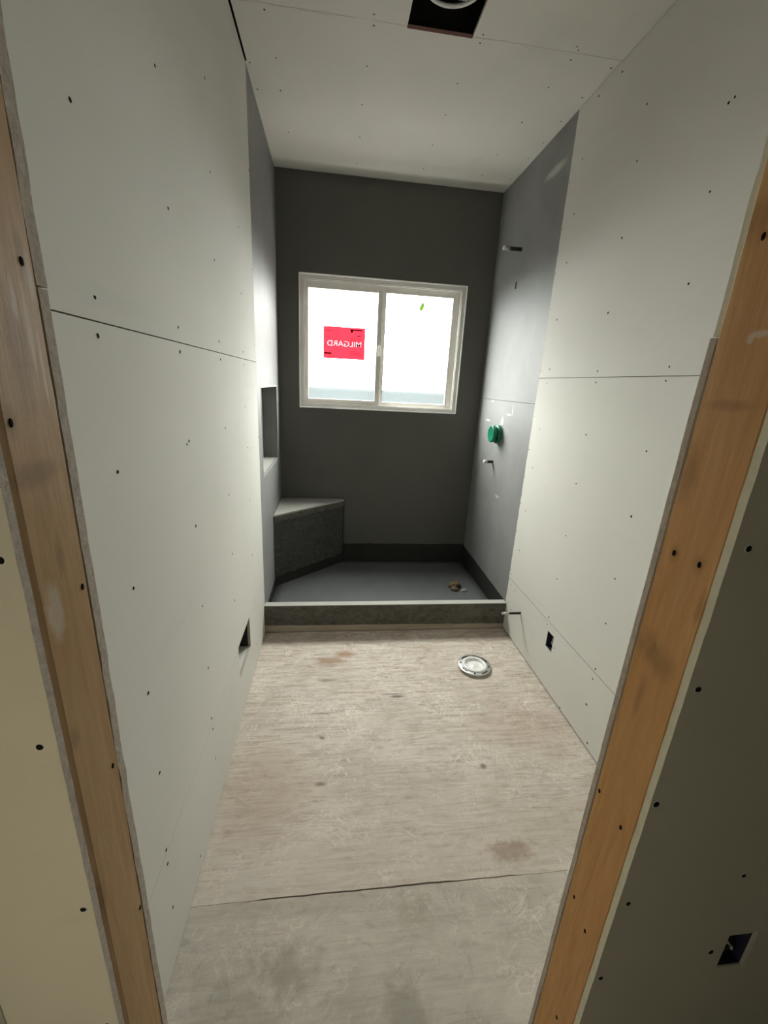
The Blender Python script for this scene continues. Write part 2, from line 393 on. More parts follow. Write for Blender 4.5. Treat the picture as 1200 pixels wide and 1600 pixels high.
# ================================================================== SETTING
# ---- floor
fl = structure('floor', 'dusty whitewashed plywood subfloor with a joint near the doorway', 'floor')
jf = jit(3, .0012)
yfs = 0.4397
ND = [i * .03 - .06 for i in range(56)]
slab('plywood_panel', 2, 0.0, -.018, (-.12, W + .11), (yfs + .0008, 1.8657), [M['floor_far'], M['plywood_edge']], fl, ucuts=ND,
     warp=lambda a, c: (a, c + (jf(a) + (.0022 if .18 < a < .58 else .0032 if .58 < a < .80 else .001 if .8 < a < 1.0 else -.0010) if c < .5 else 0)))
slab('plywood_panel', 2, -.0003, -.0183, (HX0 - .1, HX1 + .1), (HY - .1, yfs - .001), [M['floor_near'], M['plywood_edge']], fl, ucuts=ND,
     warp=lambda a, c: (a, c + (jf(a) if c > .3 else 0)))
mkbox('subfloor_deck', (HX0 - .12, HY - .12, -.06), (HX1 + .12, YB + .12, -.0195), M['sheath'], fl)

# ---- left wall
wl = structure('wall_left', 'left wall of pale drywall sheets running to grey backer board at the shower', 'wall')
D = (1.182, 1.433, .207, .370)               # floor duct opening
jl = jit(11, .0016); jl2 = jit(12, .0016)
zc = frange(0, H, 90)
top_l = slab('drywall_panel', 0, 0, -T, (.046, YL), (Z1 + .0012, H - .0075), [M['drywall'], M['edge']], wl)
mid_l = slab('drywall_panel', 0, 0, -T, (.046, YL), (Z2 + .0005, Z1 - .0012), [M['drywall'], M['edge']], wl, holes=[(D[0], D[1], Z2 - .1, D[3])])
low_l = slab('drywall_panel', 0, 0, -T, (.046, YL), (.004, Z2 - .0005), [M['drywall'], M['edge']], wl, holes=[(D[0], D[1], D[2], Z2 + .1)])
NI = (2.002, 2.676, .9556, 1.4553)           # niche
bk_l = slab('backer_board', 0, -.0006, -T, (YL + .001, YB), (.0, H - .002), [M['backer'], M['backer']], wl, holes=[NI])
# shower niche: five faces lined with board
nd = .10
nb = bmesh.new()
y0, y1, z0, z1 = NI
for a, c in (((-nd - .01, y0 - .01, z0 - .01), (-nd, y1 + .01, z1 + .01)), ((-nd, y0 - .01, z0 - .01), (-T, y0, z1 + .01)), ((-nd, y1, z0 - .01), (-T, y1 + .01, z1 + .01)),
             ((-nd, y0, z1), (-T, y1, z1 + .01))): box(nb, a, c)
ni = obj('niche_lining', nb, M['backer'], wl)
bm = bmesh.new()
vs_ = [bm.verts.new(p) for p in ((-nd, y0, z0), (0, y0, z0 - .002), (0, y1, z0 - .002), (-nd, y1, z0), (-nd, y0, z0 - .01), (0, y0, z0 - .01), (0, y1, z0 - .01), (-nd, y1, z0 - .01))]
for q in ((0, 1, 2, 3), (4, 5, 6, 7), (0, 1, 5, 4), (1, 2, 6, 5), (2, 3, 7, 6), (3, 0, 4, 7)): bm.faces.new([vs_[i] for i in q])
obj('niche_sill', bm, M['bench_top'], wl)  # paler than the lining: window light on the sill is in its colour
nb = bmesh.new(); e = .0035
for a, c in (((-.0006, y0 - e, z1 - e), (.0012, y1 + e, z1 + e)), ((-.0006, y1 - e, z0 - e), (.0012, y1 + e, z1)), ((-.0006, y0 - e, z0 - e), (.0012, y0 + e, z1))): box(nb, a, c)
tag(obj('niche_edge_trim', nb, M['vinyl_dim'], wl), 'pale trim round the niche mouth')
slab('sealing_sheathing', 0, -.12, -.13, (-.2, YB + .12), (-.06, H + .3), M['sheath'], wl)
# sheet metal boot: window light on its floor, shade on its sides, in colour
db = bmesh.new()
box(db, (-.115, D[0], D[2] - .012), (-T, D[1], D[2] - .001), 0)
box(db, (-.115, D[0] - .01, D[2] - .012), (-T, D[0] - .0005, D[3] + .01), 1); box(db, (-.115, D[1] + .0005, D[2] - .012), (-T, D[1] + .01, D[3] + .01), 1)
box(db, (-.118, D[0] - .01, D[2] - .012), (-.115, D[1] + .01, D[3] + .01), 1); box(db, (-.115, D[0], D[3] + .001), (-T, D[1], D[3] + .01), 1)
tag(obj('duct_boot', db, [M['drywall'], M['dark']], wl), 'dark duct boot behind the low rectangular opening')
LS = [(0.748, 2.139), (0.367, 1.884), (0.756, 1.876), (1.172, 2.114), (1.161, 1.866), (0.362, 1.617), (0.355, 1.557), (0.756, 1.616), (0.754, 1.557), (1.158, 1.616), (1.163, 1.558), (1.567, 1.609), (1.571, 1.556), (1.581, 1.843), (1.581, 2.089), (1.172, 2.35),
      (0.359, 1.323), (0.747, 1.319), (0.765, 1.326), (1.174, 1.319), (1.169, 1.065), (0.762, 1.078), (0.359, 1.084), (1.172, 0.818), (1.572, 0.643), (1.566, 0.932), (1.575, 1.188), (1.561, 1.375), (0.763, 0.813), (1.162, 0.613), (0.361, 0.827), (0.767, 0.583),
      (0.364, 0.597), (0.758, 0.387), (0.763, 0.337), (0.765, 0.206), (0.345, 0.372), (0.343, 0.327), (0.339, 0.174), (0.547, 0.049), (1.57, .39), (1.575, .12), (1.87, 1.66), (1.872, 1.20), (1.873, .85), (1.875, 2.0), (1.874, 2.4)]
screws(LS, '+x', 0, lambda a, c: top_l if c > Z1 else mid_l if c > Z2 else low_l)

# ---- right wall
wr = structure('wall_right', 'right wall of pale drywall sheets beside the grey shower boards', 'wall')
O = (1.290, 1.352, .222, .312)
je = jit(21, .0022)
ycut = frange(0, H, 80)
wpr = lambda a, c: (a + (je(c) if abs(a - YL) < .003 else 0), c)
top_r = slab('drywall_panel', 0, W, W + T, (.046, YL - .001), (Z1 + .0012, H - .003), [M['drywall'], M['edge']], wr, vcuts=ycut, warp=wpr)
mid_r = slab('drywall_panel', 0, W, W + T, (.046, YL - .001), (Z2 + .0018, Z1 - .0012), [M['drywall'], M['edge']], wr, vcuts=ycut, warp=wpr)
low_r = slab('drywall_panel', 0, W + .0004, W + T, (.046, YL - .001), (.009, Z2 - .0018), [M['drywall'], M['edge']], wr, holes=[O], vcuts=ycut, warp=wpr)
wpb = lambda a, c: (a + (je(c) if abs(a - YL) < .003 else 0), c)
bk_ru = slab('backer_board', 0, W + .0006, W + T, (YL + .001, YB), (1.441, H - .002), [M['backer'], M['backer']], wr, vcuts=ycut, warp=wpb)
bk_rl = slab('backer_board', 0, W + .0006, W + T, (YL + .001, YB), (.0, 1.4390), [M['backer'], M['backer']], wr, vcuts=ycut, warp=wpb)
slab('sealing_sheathing', 0, W + .12, W + .13, (-.045, YB + .12), (-.06, H + .3), M['sheath'], wr)
RS = [(1.349, 2.544), (1.72, 2.761), (0.946, 2.343), (0.927, 2.347), (1.777, 2.555), (1.345, 2.367), (0.938, 2.119), (1.775, 2.333), (1.35, 2.112), (1.773, 2.125), (0.937, 1.865), (1.348, 1.837), (1.782, 1.867), (1.776, 1.625), (1.345, 1.605), (0.936, 1.61), (1.784, 1.554), (1.342, 1.558), (0.937, 1.564), (1.785, 1.312), (1.342, 1.332), (1.559, 2.756),
      (0.951, 1.319), (1.347, 1.104), (0.951, 1.069), (1.798, 1.091), (1.803, 0.832), (1.351, 0.842), (1.8, 0.582), (1.357, 0.607), (0.961, 0.802), (0.954, 0.601), (1.78, 0.321), (1.366, 0.383), (1.371, 0.337), (1.792, 0.18), (0.953, 0.379), (0.956, 0.326), (1.13, 0.017), (0.959, 0.189), (0.9, 0.034), (1.84, .33), (1.86, .20), (1.27, .262), (1.86, .395)]
screws(RS, '-x', W, lambda a, c: top_r if c > Z1 else mid_r if c > Z2 else low_r)
RE = [(1.874, 1.37), (1.874, 1.183), (1.875, 1.62), (1.876, 1.78), (1.874, 1.93), (1.876, 2.10), (1.875, 2.30), (1.874, 2.5), (1.873, 1.02), (1.874, .86), (1.873, .68), (1.872, .52), (1.874, .42)]
screws(RE, '-x', W, lambda a, c: top_r if c > Z1 else mid_r if c > Z2 else low_r, .6)
screws([(1.93, 1.455), (1.92, 1.425), (2.66, 1.455), (2.3, 2.6), (2.32, 1.7), (2.33, .9), (2.3, .5), (2.69, 2.2), (1.93, 2.3), (1.93, .9)], '-x', W + .0004,
       lambda a, c: bk_ru if c > 1.44 else bk_rl, .6)

# ---- back wall
wb = structure('wall_back', 'grey backer board wall around the shower window, shaded in its colour', 'wall')
WX0, WX1, WZ0, WZ1 = .1463, 1.3475, 1.3085, 2.2115
slab('backer_board', 1, YB, YB + T, (-.0127, W + .0127), (0, H - .002), [M['backer_shaded'], M['backer_shaded']], wb, holes=[(WX0, WX1, WZ0, WZ1)])
slab('sealing_sheathing', 1, YB + T + .001, YB + .13, (-.13, W + .13), (-.06, H + .3), [M['sheath'], M['sheath']], wb, holes=[(WX0 - .003, WX1 + .003, WZ0 - .003, WZ1 + .003)])

# ---- ceiling
cl = structure('ceiling', 'pale drywall ceiling with one long seam and a square opening', 'ceiling')
CH = (.652, .908, 1.30, 1.582)
ys = 1.5712
c_far = slab('drywall_panel', 2, H, H + T, (-.0127, W + .0127), (ys + .001, YB), [M['ceil'], M['pink']], cl, holes=[(CH[0], CH[1], CH[2], CH[3])], vcuts=[1.884, 1.886],
             warp=lambda a, c: (.0065 if a < 0 and c < 1.885 else a, c))
c_near = slab('drywall_panel', 2, H - .0005, H + T, (-.0127, W + .0127), (.046, ys - .001), [M['ceil'], M['edge']], cl, holes=[(CH[0], CH[1], CH[2], CH[3])],
              warp=lambda a, c: (.0065 if a < 0 and c < 1.885 else a, c))
# irregular torn corner and joint mud along the seam
bm = bmesh.new(); r = random.Random(5)
for i in range(26):
    x = r.uniform(.02, W - .02)
    if CH[0] - .03 < x < CH[1] + .03: continue
    y = ys + r.uniform(-.012, .012); l = r.uniform(.01, .04); w_ = r.uniform(.001, .003)
    lathe(bm, [(0, -.0006), (1, -.0003), (1.05, 0)], 8, 'z', (0, 0, 0))
    for v in bm.verts[-17:]: v.co = (v.co.x * l + x, v.co.y * w_ + y, v.co.z + H - .0006)
tag(obj('plaster_ridge', bm, M['ceil'], cl), kind='stuff')
CS = [(0.123, 1.601), (0.523, 1.543), (0.527, 1.594), (0.517, 1.811), (0.134, 1.84), (0.923, 1.836), (1.321, 1.777), (0.929, 2.069), (1.318, 2.045), (0.514, 2.074), (0.943, 1.555), (0.945, 1.597), (1.318, 1.54), (1.332, 1.555), (1.331, 1.609), (1.513, 1.618), (1.502, 1.81), (1.499, 1.995), (1.504, 2.192), (1.496, 2.359), (0.927, 2.349), (0.128, 2.053), (0.021, 2.065), (0.017, 1.893), (.52, 2.36), (1.31, 2.36), (.13, 2.40), (.93, 2.62), (1.31, 2.62), (1.50, 2.62), (.52, 2.65)]
screws(CS, '-z', H, lambda a, c: c_far if c > ys else c_near, .75)
cav = bmesh.new()
box(cav, (CH[0] - .06, CH[2] - .06, H + .16), (CH[1] + .06, CH[3] + .06, H + .17))
box(cav, (CH[0] - .06, CH[2] - .06, H + T), (CH[0] - .05, CH[3] + .06, H + .16)); box(cav, (CH[1] + .05, CH[2] - .06, H + T), (CH[1] + .06, CH[3] + .06, H + .16))
box(cav, (CH[0] - .05, CH[2] - .06, H + T), (CH[1] + .05, CH[2] - .05, H + .16)); box(cav, (CH[0] - .05, CH[3] + .05, H + T), (CH[1] + .05, CH[3] + .06, H + .16))
tag(obj('fan_housing', cav, M['dark'], cl), 'housing above the square ceiling opening, its shade coloured near-black')  # darkness of the opening is put into the box colour
mkbox('sealing_roof_deck', (-.13, HY - .13, H + .3), (HX1 + .13, YB + .13, H + .32), M['sheath'], cl)

# ---- door wall with rough wooden jambs
wf = structure('wall_front', 'drywall partition around the unfinished doorway', 'wall')
tilt = lambda z: .0097 * (z - 1)
def fpanel(name, y_a, y_b, xa, xb, za, zb, ms, side, amp, seed, off=0.0, holes=()):
    jj = jit(seed, amp)
    def wp(a, c):
        if side == 'L' and abs(a - xb) < 1e-6: return (a - abs(jj(c)) + off, c)
        if side == 'R' and abs(a - xa) < 1e-6: return (a + abs(jj(c)) + tilt(c) + off, c)
        return (a, c)
    return slab(name, 1, y_a, y_b, (xa, xb), (za, zb), ms, wf, holes=list(holes), vcuts=frange(0, H, 110), warp=wp)
hz = 2.06
YH = Y0 + .0107; YR_ = Y0 + .1016             # hall-side and room-side stud faces
hl = fpanel('drywall_panel', Y0, YH, HX0, XL, 0.006, hz, [M['hall'], M['edge']], 'L', .0012, 31)
EX = (1.085, 1.134, .543, .628)             # small outlet cut-out in the hall drywall
hr = fpanel('drywall_panel', Y0, YH, XR, HX1, 0.006, hz, [M['hall'], M['edge_pale']], 'R', .0008, 32, 0, [EX])
fpanel('drywall_panel', Y0, YH, HX0, HX1, hz + .001, H, [M['hall'], M['edge']], '', 0, 1)
fpanel('drywall_panel', YR_ + .015, YR_, .0005, XL, .004, Z1 - .001, [M['drywall'], M['edge']], 'L', .0016, 33)
fpanel('drywall_panel', YR_ + .017, YR_, .0005, XL, Z1 + .001, H - .003, [M['drywall'], M['edge']], 'L', .0016, 34, -.001)
fpanel('drywall_panel', YR_ + .0095, YR_, XR, W, .004, Z1 - .001, [M['drywall'], M['edge']], 'R', .0014, 35)
fpanel('drywall_panel', YR_ + .0095, YR_, XR, W, Z1 + .001, H - .003, [M['drywall'], M['edge_pale']], 'R', .0018, 36, .004)
mkbox('drywall_panel', (XL, YR_, hz + .05), (XR + .03, YR_ + .0127, H - .003), M['drywall'], wf)
screws([(0.083, 1.106), (0.089, 0.845), (0.087, 1.327), (.085, .60)], '-y', Y0, lambda a, c: hl, .95)
screws([(0.877, 1.342), (0.87, 1.146), (0.862, 0.949), (0.856 + .012, 0.741), (0.861, 0.557), (1.06, 0.59), (1.061, 0.778), (.89, 1.60)], '-y', Y0, lambda a, c: hr, .9)
def stud(x0, x1, m, lean, side):
    bm = bmesh.new(); n_ = 70; jj = jit(41 if side == 'L' else 42, .0007)
    if side == 'L': prof = [(x0, YH), (x1 - .0022, YH), (x1 - .0004, YH + .008), (x1, YH + .0095), (x1, YR_ - .0045), (x1 - .0015, YR_ - .0025), (x0, YR_ - .0025)]
    else: prof = [(x1, YH), (x0 + .0015, YH), (x0, YH + .002), (x0, YR_ - .005), (x0 + .002, YR_ - .0025), (x1, YR_ - .0025)]
    rows = []
    for i in range(n_ + 1):
        z = -.001 + (hz + .001) * i / n_
        rows.append([bm.verts.new((px + (lean(z) if lean else 0) + (jj(z) * .35 if abs(px - (x1 if side == 'L' else x0)) < .004 else 0), py, z)) for px, py in prof])
    k = len(prof)
    for a, c in zip(rows, rows[1:]):
        for i in range(k): bm.faces.new((a[i], a[(i + 1) % k], c[(i + 1) % k], c[i]))
    bm.faces.new(rows[0]); bm.faces.new(rows[-1])
    return obj('stud', bm, m, wf)
sl = tag(stud(XL - .038, XL, M['wood_left'], None, 'L'), 'dusty brown wooden door stud')
sr = tag(stud(XR, XR + .038, M['wood_right'], tilt, 'R'), 'orange-brown wooden door stud')
mkbox('header_beam', (XL - .038, YH + .0005, hz), (XR + .06, YR_ - .0005, hz + .14), M['wood_right'], wf, .002)
mkbox('sealing_sheathing', (-.12, YH + .001, hz + .142), (HX1, YR_ - .001, H + .3), M['sheath'], wf)
mkbox('sealing_sheathing', (-.12, YH + .001, -.018), (XL - .04, YR_ - .001, hz + .142), M['sheath'], wf)
mkbox('sealing_sheathing', (XR + .055, YH + .03, -.018), (HX1, YR_ - .001, hz + .142), M['sheath'], wf)
def nails(pts, x, s, par):
    for i, (y, z) in enumerate(pts):
        bm = bmesh.new(); lathe(bm, [(.0034, 0), (.0030, .0006), (.0015, .0005), (0, .0003)], 10, 'x' if s > 0 else '-x')
        o = obj('nail', bm, M['screw'], par); o.location = (x + (tilt(z) if s < 0 else 0), y, z); o.scale = (1, .8, 1.3)
nails([(.026, 1.597), (.032, 1.254), (.03, .982), (.036, .685), (-.029, 1.452)], XL + .0001, 1, sl)
nails([(.019, 1.305), (-.022, 1.306), (.034, .865), (-.023, .859), (.026, .619), (-.015, .601), (-.01, .339), (.018, 1.679)], XR - .0001, -1, sr)

# ---- hall behind the camera (closed so that no stray sky light enters)
wh = structure('wall_hall', 'hallway drywall beside the open doorway', 'wall')
slab('drywall_panel', 0, HX0, HX0 - T, (HY, Y0 - .001), (.006, H), [M['drywall'], M['edge']], wh)
slab('drywall_panel', 0, HX1, HX1 + T, (HY, Y0 - .001), (.006, H), [M['drywall'], M['edge']], wh)
slab('drywall_panel', 1, HY, HY - T, (HX0, HX1), (.006, H), [M['drywall'], M['edge']], wh)
slab('drywall_panel', 2, H, H + T, (HX0, HX1), (HY, Y0 - .001), [M['ceil'], M['edge']], wh)
bm = bmesh.new()
box(bm, (HX0 - .13, HY - .13, -.06), (HX0 - .03, YH, H + .3)); box(bm, (HX1 + .03, HY - .13, -.06), (HX1 + .13, YH + .1, H + .3)); box(bm, (HX0 - .03, HY - .13, -.06), (HX1 + .03, HY - .03, H + .3))
obj('sealing_sheathing', bm, M['sheath'], wh)

# ================================================================== WINDOW
wn = structure('window_1', 'white vinyl sliding window with two frosted panes in the shower', 'window')
def ring(name, x0, x1, z0, z1, wl_, wr_, wb_, wt_, ya, yb, m, parent, bev=.0015):
    bm = bmesh.new()
    for a, c in (((x0, ya, z0), (x0 + wl_, yb, z1)), ((x1 - wr_, ya, z0), (x1, yb, z1)), ((x0 + wl_, ya, z0), (x1 - wr_, yb, z0 + wb_)), ((x0 + wl_, ya, z1 - wt_), (x1 - wr_, yb, z1))):
        bb = bmesh.new(); box(bb, a, c)
        if bev: bmesh.ops.bevel(bb, geom=bb.edges[:], offset=bev, segments=2, affect='EDGES')
        me = bpy.data.meshes.new('t'); bb.to_mesh(me); bb.free(); bm.from_mesh(me); bpy.data.meshes.remove(me)
    return obj(name, bm, m, parent)
e = .0006
ring('window_fin', WX0 + e, WX1 - e, WZ0 + e, WZ1 - e, .008, .008, .008, .008, YB - .007, YB + .03, M['white'], wn, .003)
ring('window_frame', WX0 + .0088, WX1 - .0088, WZ0 + .0088, WZ1 - .0088, .026, .026, .024, .026, YB + .008, YB + .085, M['vinyl_dim'], wn)
# groove lips of the frame
ring('frame_lip', WX0 + .0352, WX1 - .0352, WZ0 + .033, WZ1 - .035, .006, .006, .006, .006, YB + .02, YB + .028, M['vinyl'], wn, .0008)
ring('groove_shade_ring', WX0 + .0345, WX1 - .0345, WZ0 + .0325, WZ1 - .0345, .0025, .0025, .0025, .0025, YB + .016, YB + .03, M['strip'], wn, 0)  # grey ring colours in the shade of the groove between frame and sash
XM = .736
ls = ring('sash', WX0 + .0355, XM + .004, WZ0 + .0335, WZ1 - .0355, .030, .034, .036, .050, YB + .030, YB + .052, M['vinyl'], wn, .002)
rs = ring('sash', XM - .014, WX1 - .0355, WZ0 + .0335, WZ1 - .0355, .046, .050, .032, .042, YB + .054, YB + .078, M['vinyl_dim'], wn, .002)
mkbox('pane', (WX0 + .0656, YB + .040, WZ0 + .0696), (XM + .004 - .0341, YB + .0415, WZ1 - .0856), M['glass'], ls)
mkbox('pane', (XM - .014 + .0461, YB + .065, WZ0 + .0656), (WX1 - .0856, YB + .0665, WZ1 - .0776), M['glass'], rs)
mkbox('sash_latch', (XM - .016, YB + .018, 1.70), (XM - .004, YB + .0295, 1.775), M['vinyl'], ls, .002)
YP = YB + .0395
stk = tag(empty('warning_sticker', (.470, YP, 1.669)), 'red rectangular sticker with mirrored white lettering on the left window pane', 'sticker')
def text_curve(extra):
    """the word as a filled flat curve, scaled to its size on the sticker; extra = rectangle to cut it out of"""
    c = bpy.data.curves.new('t', 'FONT'); c.body = 'MILGARD'; c.size = .062; c.offset = .0016
    o = bpy.data.objects.new('t', c); COL.objects.link(o); bpy.context.view_layer.update()
    bpy.context.view_layer.objects.active = o; o.select_set(True)
    bpy.ops.object.convert(target='CURVE'); o = bpy.context.view_layer.objects.active; c = o.data
    ps = [q.co for sp in c.splines for q in (sp.bezier_points if sp.type == 'BEZIER' else sp.points)]
    x0, x1 = min(q[0] for q in ps), max(q[0] for q in ps); y0_, y1_ = min(q[1] for q in ps), max(q[1] for q in ps)
    kx, kz = .248 / (x1 - x0), .038 / (y1_ - y0_)
    if extra:
        sp = c.splines.new('POLY'); sp.points.add(3); sp.use_cyclic_u = True
        for q, (a, b_) in zip(sp.points, ((-.150, 0), (.150, 0), (.150, .216), (-.150, .216))):
            q.co = (x0 + (-a + .124) / kx, y0_ + (b_ - .085) / kz, 0, 1)
    c.dimensions = '2D'; c.fill_mode = 'BOTH'; c.resolution_u = 6; bpy.context.view_layer.update()
    me = bpy.data.meshes.new_from_object(o.evaluated_get(bpy.context.evaluated_depsgraph_get())); bpy.data.objects.remove(o)
    for v in me.vertices: v.co = (-((v.co.x - x0) * kx - .124), -.0002, (v.co.y - y0_) * kz + .085)
    return me
me = text_curve(True); link('film', me, M['red_paper'], stk)
me = text_curve(False); t = link('lettering', me, M['print_white'], stk)
tag(t, 'mirrored white lettering')
bm = bmesh.new()
for (x0, x1, z0, z1) in ((.040, .128, .196, .205), (.046, .060, .182, .196)): box(bm, (x0, -.0005, z0), (x1, -.0002, z1))
tag(obj('print_bar', bm, M['black_print'], stk), 'black printed bar')
bm = bmesh.new(); r = random.Random(2)
for (x0, x1, z0, z1) in ((-.146, -.092, .028, .040), (-.140, -.08, .186, .189), (-.052, -.046, .172, .178), (.09, .118, .158, .164)): box(bm, (x0, -.0005, z0), (x1, -.0002, z1))
for row in range(5):
    x = .045
    while x < .118:
        w_ = r.uniform(.006, .016); z = .028 + row * .012 + (.062 if row > 2 else 0)
        box(bm, (x, -.00045, z), (x + w_, -.0002, z + .003)); x += w_ + .005
tag(obj('small_print', bm, M['red_dark'], stk), 'dark small print', kind='stuff')
bm = bmesh.new()
box(bm, (-.128, -.0005, .015), (-.056, -.0002, .018)); tag(obj('small_print', bm, M['print_white'], stk), 'white small print')
# scrap of green tape
bm = bmesh.new(); pts = [(-.014, -.020), (-.003, -.026), (.008, -.012), (.012, .006), (.009, .022), (.001, .028), (-.007, .010), (-.013, -.004)]
a = [bm.verts.new((x, -.0003, z)) for x, z in pts]; c = [bm.verts.new((x, 0, z)) for x, z in pts]  # traced scrap
bm.faces.new(a); bm.faces.new(c[::-1])
for i in range(8): bm.faces.new((a[i], a[(i + 1) % 8], c[(i + 1) % 8], c[i]))
tp = obj('tape_scrap', bm, M['leaf']); tp.location = (1.034, YB + .0648, 2.062); tp.scale = (1.35, 1, 1.2)
tag(tp, 'small green scrap stuck near the top of the right window pane', 'tape')

# outdoors seen dimly through the frosted panes
gd = mkbox('ground', (-30, YB + .6, -.65), (30, 40, -.6), M['ground']); tag(gd, 'grey ground outside the frosted window', 'ground', 'structure')
ow = mkbox('boundary_wall', (-12, 5.6, -.6), (12, 5.8, 1.42), M['outside'], None, .03); tag(ow, 'low dark boundary wall seen dimly through the frosted window', 'wall')

# ================================================================== SHOWER
# pan
CY0, CY1, HC = 1.8665, 1.9095, .1857
pan = tag(empty('shower_pan', (W / 2, (CY1 + YB) / 2, 0)), 'grey sloped shower floor with black upturned membrane strips', 'shower pan')
po = Vector(pan.location)
bm = bmesh.new(); nx, ny = 24, 18; DX, DY = 1.341, 2.34
gv = {}
for i in range(nx + 1):
    for j in range(ny + 1):
        x = .004 + (W - .008) * i / nx; y = CY1 + .001 + (YB - .003 - CY1) * j / ny
        d = math.hypot(x - DX, y - DY); z = SF - .016 + .016 * min(1, d / .9) + .004 * max(0, d - .9)
        gv[i, j] = bm.verts.new(Vector((x, y, z)) - po)
for i in range(nx):
    for j in range(ny):
        f = bm.faces.new((gv[i, j], gv[i + 1, j], gv[i + 1, j + 1], gv[i, j + 1])); f.smooth = True
bot = [gv[k] for k in gv if k[0] in (0, nx) or k[1] in (0, ny)]
r_ = bmesh.ops.extrude_edge_only(bm, edges=[e_ for e_ in bm.edges if e_.is_boundary])
for v in [g_ for g_ in r_['geom'] if isinstance(g_, bmesh.types.BMVert)]: v.co.z = .0
obj('mortar_bed', bm, M['pan'], pan)
def strip(name, pts, thick, m):
    """upturned band: polygon given in world, offset by thick vector"""
    bm = bmesh.new(); a = [bm.verts.new(Vector(p) - po) for p in pts]; c = [bm.verts.new(Vector(p) + Vector(thick) - po) for p in pts]; k = len(pts)
    bm.faces.new(a); bm.faces.new(c[::-1])
    for i in range(k): bm.faces.new((a[i], a[(i + 1) % k], c[(i + 1) % k], c[i]))
    return obj(name, bm, m, pan)
jb = jit(51, .0022)
def band(fixed, axis, a0, a1, z0, z1, thick):
    n_ = 24; top = []; bt = []
    for i in range(n_ + 1):
        s = a0 + (a1 - a0) * i / n_; zt = z1(s) + jb(s * 2.2)
        top.append((s, fixed, zt) if axis == 1 else (fixed, s, zt)); bt.append((s, fixed, z0) if axis == 1 else (fixed, s, z0))
    return strip('membrane_strip', bt + top[::-1], thick, M['felt_black'])
band(YB - .0002, 1, .45, W - .001, SF - .008, lambda s: .222, (0, -.0018, 0))
band(W - .0001, 0, CY1 + .001, YB - .002, SF - .02, lambda s: .186 + .022 * (s - 1.9), (-.0018, 0, 0))
band(.0001, 0, CY1 + .001, 2.36, SF - .008, lambda s: .14 - .04 * (s - 1.9), (.0018, 0, 0))
# drain, half hidden by crumpled paper
dr = tag(empty('shower_drain', (DX, DY, SF - .016)), 'small round drain in the grey shower floor under crumpled brown paper', 'drain')
bm = bmesh.new(); lathe(bm, [(0, .0035), (.03, .0035), (.036, .006), (.042, .006), (.045, .001)], 28); obj('drain_ring', bm, M['iron'], dr)
bm = bmesh.new(); lathe(bm, [(0, .008), (.004, .009), (.006, .006)], 8)
obj('drain_screw', bm, M['steel'], dr)
def crumple(name, loc, rx, ry, rz, m, seed, rot, label, cat, group=None):
    bm = bmesh.new(); bmesh.ops.create_icosphere(bm, subdivisions=3, radius=1); r = random.Random(seed)
    ph = [(Vector((r.uniform(-1, 1), r.uniform(-1, 1), r.uniform(-1, 1))).normalized() * r.uniform(3, 9), r.uniform(0, 6)) for _ in range(6)]
    for v in bm.verts:
        k_ = 1 + sum(.13 * abs(math.sin(v.co.dot(d_) + p_)) for d_, p_ in ph) - .35
        v.co = Vector((v.co.x * rx * k_, v.co.y * ry * k_, max(v.co.z * rz * k_, -rz * .4) + rz * .4))
    o = obj(name, bm, m); o.location = loc; o.rotation_euler = (0, 0, rot); tag(o, label, cat, group=group); return o
crumple('paper_wad', (1.335, 2.365, SF - .0095), .045, .026, .022, M['brass'], 3, .3, 'brown crumpled paper wad lying over the back of the shower drain', 'paper')
crumple('paper_wad', (1.318, 2.30, SF - .0095), .026, .017, .016, M['brass'], 5, -.5, 'smaller brown paper scrap at the front edge of the shower drain', 'paper')
crumple('plaster_crumb', (1.385, 2.285, SF - .015), .024, .013, .012, M['bench_top'], 9, .2, 'pale plaster crumb beside the shower drain', 'debris')

# curb
cb = tag(empty('shower_curb', (W / 2, CY0, 0)), 'low dark curb with a pale top edge across the shower front', 'curb')
co = Vector(cb.location)
bm = bmesh.new(); box(bm, Vector((.001, CY0 + .0022, .001)) - co, Vector((W - .001, CY1, HC - .004)) - co); obj('curb_lumber', bm, M['plywood_edge'], cb)
bm = bmesh.new(); jc = jit(61, .0018); n_ = 50; rows = []
for i in range(n_ + 1):
    x = .001 + (W - .002) * i / n_; zb_ = .050 - .014 * x / W + jc(x * 3)
    bul = .0012 * math.sin(x * 9) + .0008 * math.sin(x * 23)
    rows.append([bm.verts.new(Vector(p) - co) for p in ((x, CY0 + .0021, zb_), (x, CY0 + .0003, zb_), (x, CY0 - .0004 + bul * .4, (zb_ + HC) / 2), (x, CY0 + .0003, HC - .0045), (x, CY0 + .0021, HC - .0045))])
for a, c in zip(rows, rows[1:]):
    for k in range(4): bm.faces.new((a[k], c[k], c[k + 1], a[k + 1]))
obj('curb_membrane', bm, M['felt_curb'], cb)
mkbox('curb_top', Vector((.001, CY0 - .0015, HC - .0042)) - co, Vector((W - .001, CY1 + .002, HC + .0008)) - co, M['bench_top'], cb, .0012)  # pale colour stands for the light the curb top reflects
